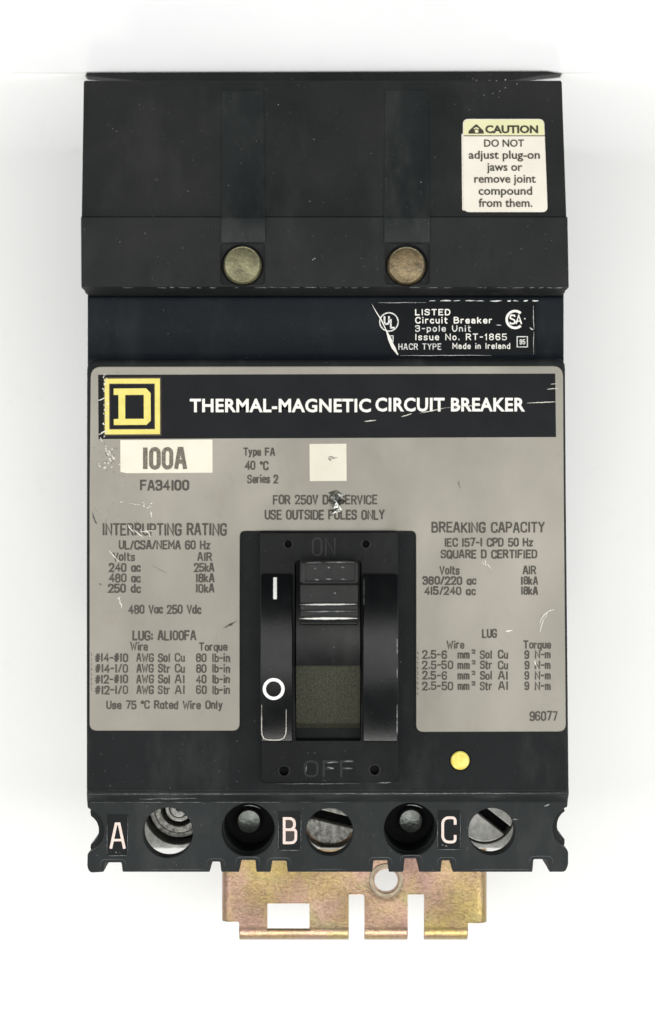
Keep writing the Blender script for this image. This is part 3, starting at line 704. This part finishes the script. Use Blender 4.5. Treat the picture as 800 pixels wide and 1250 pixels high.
# ---- handle
HZ = 92
hp = [(684, 10), (684, HZ-6), (686, HZ), (711.5, HZ), (713.5, HZ-9), (714.5, HZ-10), (735, HZ-9), (736.5, HZ-9.5), (738.5, HZ-13), (740, HZ-13.5), (744.5, HZ-13), (746.5, HZ-17), (748, HZ-17.5), (752.5, HZ-17), (755.5, HZ-23), (757, HZ-23.5), (761, HZ-24), (763, HZ-28), (763, 10)]
hd = profile_x('handle', hp, P(366.5, 0, HZ)[0], P(437.5, 0, HZ)[0], 'toggle', B, bev=1.0)
# raised frame and amp digits on the handle's top
shape('handle_frame', [round_corners([(368.5, 686.5), (437, 686), (437, 712), (368.5, 712.5)], 3), rect(373, 689, 433.5, 709, 2)[::-1]], HZ-1, HZ+2.4, 'toggle', hd, bev=.7)
for cx_ in (385, 401, 418):
    s_ = '1' if cx_ == 385 else '0'
    o = stroke_text(s_, cx_-(1.8 if s_ == '1' else 4), cx_+(1.8 if s_ == '1' else 4), 692.5, 707, HZ+.5, hd, 'toggle', wt=1.6, jit=0, name='moulded_lettering')
scratch([(wob(374, 686.8, 393, 686.5, 5, .2), .9), (wob(396, 686.4, 433, 686.3, 8, .2), .9), (wob(384, 693.8, 386, 694.2, 3, .1), 1), (wob(400, 692.7, 403, 692.8, 3, .1), 1), (wob(417, 692.7, 420, 692.6, 3, .1), 1),
         (wob(384, 707.6, 389.5, 707.7, 3, .1), 1.1), (wob(398, 707, 404.5, 707, 3, .1), 1.1), (wob(416, 707, 422, 707, 3, .1), 1.1), (wob(408, 724, 410, 724.2, 3, .1), 1.4)], HZ+2.7, hd, 'scratch_dim', name='edge_wear_highlight')
scratch([(wob(366.8, 738.2, 436.4, 737.6, 16, .15), 1.5)], HZ-10.5, hd, 'white_worn', name='edge_wear_highlight')  # bright strips here and below paint the light caught by the handle ridges
scratch([(wob(367, 746.8, 436.6, 746.2, 16, .15), 1.0)], HZ-14.8, hd, 'scratch_dim', name='edge_wear_highlight')
scratch([(wob(365.8, 755.2, 437.3, 754.8, 16, .15), 2.2)], HZ-19.0, hd, 'white_ink', name='edge_wear_highlight')
# thumb dimple: a shallow crescent ridge
lines_obj('thumb_mark', [([(391+i*2.4, 727.5+3.2*math.sin(math.pi*i/9)) for i in range(10)], [1, 2.2, 3, 3.4, 3.4, 3.4, 3.4, 3, 2.2, 1], False)], HZ-9.0, hd, 'jaw_rib')

# ---- push-to-trip button
shape('trip_button', [circ(562, 928.5, 13.4, 40), circ(562, 928.5, 12.2, 40)[::-1]], -4, -2.6, 'dark', B, bev=.3, label='dark rim round the yellow button')
dome('trip_button', 562, 928.5, 11.8, -8, -1.4, 'button', B, flat=.85, label='round yellow push button')

# ---- terminal cover (bottom strip)
ZT = -38
def notch(x0, x1, d=0): return (x0, x1)
bot = 1064.5
out = [(106.5, 955), (694, 955), (694, 972, 3), (693, 984, 3)]+circ(702, 1011, 27.5, 16, 249, 111)[::1]+[(694, 1040, 3), (694, 1056, 4), (690.5, bot, 4)]
def add_notch(xr, xl, yt, slant=0): return [(xr+.8, bot, 1.5), (xr-.6, yt, 1.8), (xl+.6, yt, 1.8), (xl-.8, bot, 1.5)]
NT_ = [(670, 651, 1049), (552, 539, 1050.5), (511, 493.5, 1048), (474, 455.5, 1050.5), (350.5, 331.5, 1051), (312.5, 293, 1050), (269.5, 257, 1052), (149, 127.5, 1053)]
for xr, xl, yt in NT_: out += add_notch(xr, xl, yt)
out += [(110, bot+1, 4), (106.5, 1059, 4), (107, 1042, 3)]+circ(100, 1014, 28, 16, 69, -70)+[(107, 986, 2), (106, 972, 3)]
win = [(205, 1016.5, 30.5), (402.5, 1015.5, 28.8), (600.5, 1015, 28.5)]
mh = [(303.3, 1013, 32.3), (501.2, 1012.5, 32.3)]
cover = shape('terminal_cover', [round_corners(out, seg=4)]+[circ(x, y, r, 56)[::-1] for x, y, r in win+mh], -66, ZT, 'terminal', B, bev=1.5, zr=ZT, res=2)
# deeper walls behind the strip: side walls, mounting towers; the lug chambers stay open below
def block(name, pts, holes=()):
    return shape(name, [round_corners(pts, seg=3)]+[c[::-1] for c in holes], -205, -66.2, 'terminal', cover, bev=1.0, zr=ZT)
def teeth(x0, x1, nts):
    o = [(x0, 960), (x1, 960), (x1, bot-2, 2)]
    for xr, xl, yt in nts: o += [(xr+.7, bot-2), (xr-.7, yt-.8, 1), (xl+.7, yt-.8, 1), (xl-.7, bot-2)]
    return o+[(x0, bot-2, 2)]
block('chamber_wall', [(108, 960), (152, 960)]+[(152.5, bot-2), (149.7, bot-2), (148, 1052, 1), (128, 1052, 1), (127, bot-2)]+[(112, bot-2), (109, 1046), (107, 1039)]+circ(97, 1018, 20.5, 14, 58, -58)+[(107, 996), (108, 986)])
block('chamber_wall', teeth(253.2, 354.5, [n for n in NT_ if 255 < n[0] < 353]), [circ(303.3, 1013, 31.4, 48)])
block('chamber_wall', teeth(452.5, 556, [n for n in NT_ if 453 < n[0] < 555]), [circ(501.2, 1012.5, 31.4, 48)])
block('chamber_wall', [(647.5, 960), (692, 960), (691, 986), (693, 994)]+circ(704, 1012, 20.5, 14, 237, 123)+[(693, 1034), (690, 1044), (688, bot-2), (670.5, bot-2), (669.5, 1048, 1), (652, 1048, 1), (650.5, bot-2), (647.5, bot-2)])
# bridge across the top of the chambers
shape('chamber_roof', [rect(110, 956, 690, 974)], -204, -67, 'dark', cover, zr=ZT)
# seats of the mounting bolts
for x, y, r in mh:
    shape('bolt_seat', [circ(x, y, r+1, 40)], -150, -128, 'dark', cover, zr=ZT)
    dome('mounting_bolt', x+.6, y-10, 16.8, -128, -110, 'steel', B, flat=.84)
    scratch([(circ(x, y, r-2.5, 9, 240+20, 300), 1.0)], -44, cover, 'scratch_dim', name='edge_wear_highlight')
# line letters in shallow pockets
for x0, y0, x1, y1 in ((131, 994, 156, 1044.5), (340, 990, 367.5, 1038), (534.5, 989, 562, 1037)):
    shape('letter_pocket', [rect(x0, y0, x1, y1, 1.5)], ZT-.5, ZT+.25, 'pocket', cover)
    sc_l = [(wob(x0+1, y1, x1, y1-.2, 8, .3), .7), (wob(x1, y0+3, x1, y1-2, 8, .3), .35), (wob(x0, y0+12, x0, y1-2, 6, .3), .45)]
    scratch(sc_l, ZT+.5, cover, 'scratch_dim', name='edge_wear_highlight')
shape('letter_ground', [rect(345, 998.5, 361.5, 1029.5, 3)], ZT+.3, ZT+.4, simple('brown_ground', rgb('2b211a'), rgb('362a22'), .6), cover)
for s_, a, b, yt, yb in (('A', 134, 153.5, 1004, 1036.5), ('B', 345.5, 363, 997.5, 1030.5), ('C', 539, 557.5, 996.5, 1029.5)):
    stroke_text(s_, a, b, yt, yb, ZT+.7, cover, 'letter_pink', wt=3.3, jit=0, name='line_letter')
scratch([(wob(540, 1031, 541.5, 1032, 3, .2), 1.6), (wob(543.5, 1032.5, 546, 1033, 3, .2), 1.5), (wob(141, 1040, 143, 1041, 3, .2), 1.4), (wob(664, 984, 671, 982, 4, .3), 2.0), (wob(626, 1000, 632, 1000.5, 4, .3), 1.6)], ZT+.8, cover, 'scratch_dim', name='dust_speck')
scratch([(wob(112, 979.5, 690, 978.2, 60, .3), .7)], ZT+.3, cover, 'scratch_dim', name='edge_wear_highlight')  # painted highlight running along the ledge above the cover

ledge = loft([(956, 106, 694.5, -12), (968, 106, 694.8, -12), (971, 106, 694.6, -14), (976.5, 107, 693.6, -33), (979.5, 107.5, 693, -37.4)], -66)
finish(with_mods(ledge, ('BEVEL', dict(width=1.5, segments=2, limit_method='ANGLE', angle_limit=math.radians(30)))), 'ledge', 'terminal', cover, wn=True)
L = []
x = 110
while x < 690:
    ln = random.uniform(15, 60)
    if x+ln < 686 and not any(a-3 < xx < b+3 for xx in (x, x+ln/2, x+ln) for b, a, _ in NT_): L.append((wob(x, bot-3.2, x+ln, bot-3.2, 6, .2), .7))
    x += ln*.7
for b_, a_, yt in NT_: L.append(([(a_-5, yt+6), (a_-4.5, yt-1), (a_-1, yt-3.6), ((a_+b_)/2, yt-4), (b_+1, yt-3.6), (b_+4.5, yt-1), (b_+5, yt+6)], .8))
scratch(L, ZT+.3, cover, 'lip_highlight', name='edge_wear_highlight')  # highlights painted as pale lines on the bottom edge and notch lips
# ---- lugs with clamping screws
zl_ = -178
def slotted(cx, cy, r, ang, wslot, z0, z1, mat, parent):
    """screw head: disc with a cut slot"""
    a = math.radians(ang); c, s = math.cos(a), math.sin(a); R_ = r; h = wslot/2
    base = shape('screw', [circ(cx, cy, r, 48)], z0-14, z0, 'dark', parent, zr=z1)  # slot floor coloured dark in place of the shade inside it
    for sg in (1, -1):
        t0 = math.asin(h/R_); pts = []
        for i in range(25):
            t = t0+(math.pi-2*t0)*i/24; u, v = R_*math.cos(t), sg*R_*math.sin(t); pts.append((cx+u*c-v*s, cy+u*s+v*c))
        shape('screw_head', [pts], z0-.5, z1, mat, base, bev=1.3, zr=z1)
    return base
for i, (cx, sy) in enumerate(((218, 989), (403.5, 999), (592, 993))):
    bx = cx
    lug = shape('lug', [round_corners([(bx-50, 930), (bx+50, 930), (bx+50, 1036), (bx-50, 1036)], 2), circ(cx, sy, 37 if i != 0 else 42, 56)[::-1]], zl_-70, zl_, 'alu', B, bev=1.2, zr=zl_)
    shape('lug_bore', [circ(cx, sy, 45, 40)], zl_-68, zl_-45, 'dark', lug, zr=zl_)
    if i == 0:
        for ro, ri, zz in ((36, 30.5, -8), (29.5, 22, -5), (16.5, 12, -8), (10.5, 3, -4)):
            shape('screw_ring', [circ(cx, sy-1.5, ro, 48), circ(cx, sy-1.5, ri, 48)[::-1]], zl_-45, zl_+zz, 'alu_dark' if ro > 20 else 'alu', lug, bev=1.2, zr=zl_)
    elif i == 1: slotted(cx, sy-1, 32, 14, 13, zl_-26, zl_-4, 'alu_dark', lug)
    else: slotted(cx, sy-1, 35.6, 38, 12, zl_-26, zl_-1, 'alu', lug)
# rear wall of the terminal space, behind the lugs
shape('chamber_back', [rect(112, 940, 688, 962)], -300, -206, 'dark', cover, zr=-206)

# ---- plated mounting bracket
ZB = -212
def bracket():
    xs = set([271, 292, 326.5, 378, 426, 445, 498, 518, 571.5, 595]); ys = set([1000, 1092, 1103, 1127, 1136, 1150])
    def fill(S, step):
        s = sorted(S); o = []
        for a, b in zip(s, s[1:]):
            n = max(1, round((b-a)/step)); o += [a+(b-a)*i/n for i in range(n)]
        return o+[s[-1]]
    X, Y = fill(xs, 1.6), fill(ys, 1.6)
    hc, hr = (471.5, 1074.5), 14.2
    def keep(x, y):
        if x < 292: return y < 1126
        if x > 571.5: return y < 1127
        if 326.5 < x < 378 and 1103 < y < 1136: return False
        if 426 < x < 445 and y > 1092: return False
        if 498 < x < 518 and y > 1092: return False
        return True
    idx, V, F = {}, [], []
    def v(i, j):
        if (i, j) in idx: return idx[(i, j)]
        x, y = X[i], Y[j]
        dx, dy = x-hc[0], y-hc[1]; r = math.hypot(dx, dy)
        px, py, _ = P(x, y, ZB); z = ZB
        b0 = P(0, 1131, ZB)[1]; Rb = 22.0
        if py < b0:
            s = min((b0-py)/Rb, 1.0); a = math.asin(min(s, .985)); z -= Rb*(1-math.cos(a))
        for xe, sg in ((285, -1), (580, 1)):
            e0 = P(xe, 0, ZB)[0]; d = (px-e0)*sg
            if d > 0: a = math.asin(min(d/17.0, .97)); z -= 17*(1-math.cos(a))*.9
        # light hand-bent unevenness and a raised boss round the hole
        z += .7*math.sin(px*.05)*math.sin(py*.06)
        if r < 26: z += 1.5*max(0, 1-max(r-hr, 0)/12)
        idx[(i, j)] = len(V); V.append((px, py, z)); return idx[(i, j)]
    for i in range(len(X)-1):
        for j in range(len(Y)-1):
            if keep((X[i]+X[i+1])/2, (Y[j]+Y[j+1])/2): F.append((v(i, j), v(i, j+1), v(i+1, j+1), v(i+1, j)))
    me = bpy.data.meshes.new('b'); me.from_pydata(V, [], F)
    h = P(*hc, ZB); hole = curve_mesh([circ(h[0], h[1], hr*1.09, 56)], ZB-30, ZB+30)
    me = with_mods(me, ('SOLIDIFY', dict(thickness=6, offset=-1)))
    me = with_mods(me, ('BOOLEAN', dict(operation='DIFFERENCE', solver='EXACT', cut=hole)))
    return with_mods(me, ('BEVEL', dict(width=.8, segments=1, limit_method='ANGLE', angle_limit=math.radians(60))))
br = finish(bracket(), 'mounting_bracket', 'bracket', B, angle=50, label='yellow zinc plated steel mounting bracket with a window and slots')
# carrier leg from the bracket to the body's back
shape('bracket_leg', [rect(300, 940, 560, 1004)], -300, ZB-1, 'bracket', br, zr=ZB)
shape('hole_boss', [circ(471.5, 1074.5, 21, 48), circ(471.5, 1074.5, 15.6, 48)[::-1]], ZB-1, ZB+3.2, 'boss', br, bev=1.2, zr=ZB)

sc.render.film_transparent = False
sc.cycles.max_bounces = 8
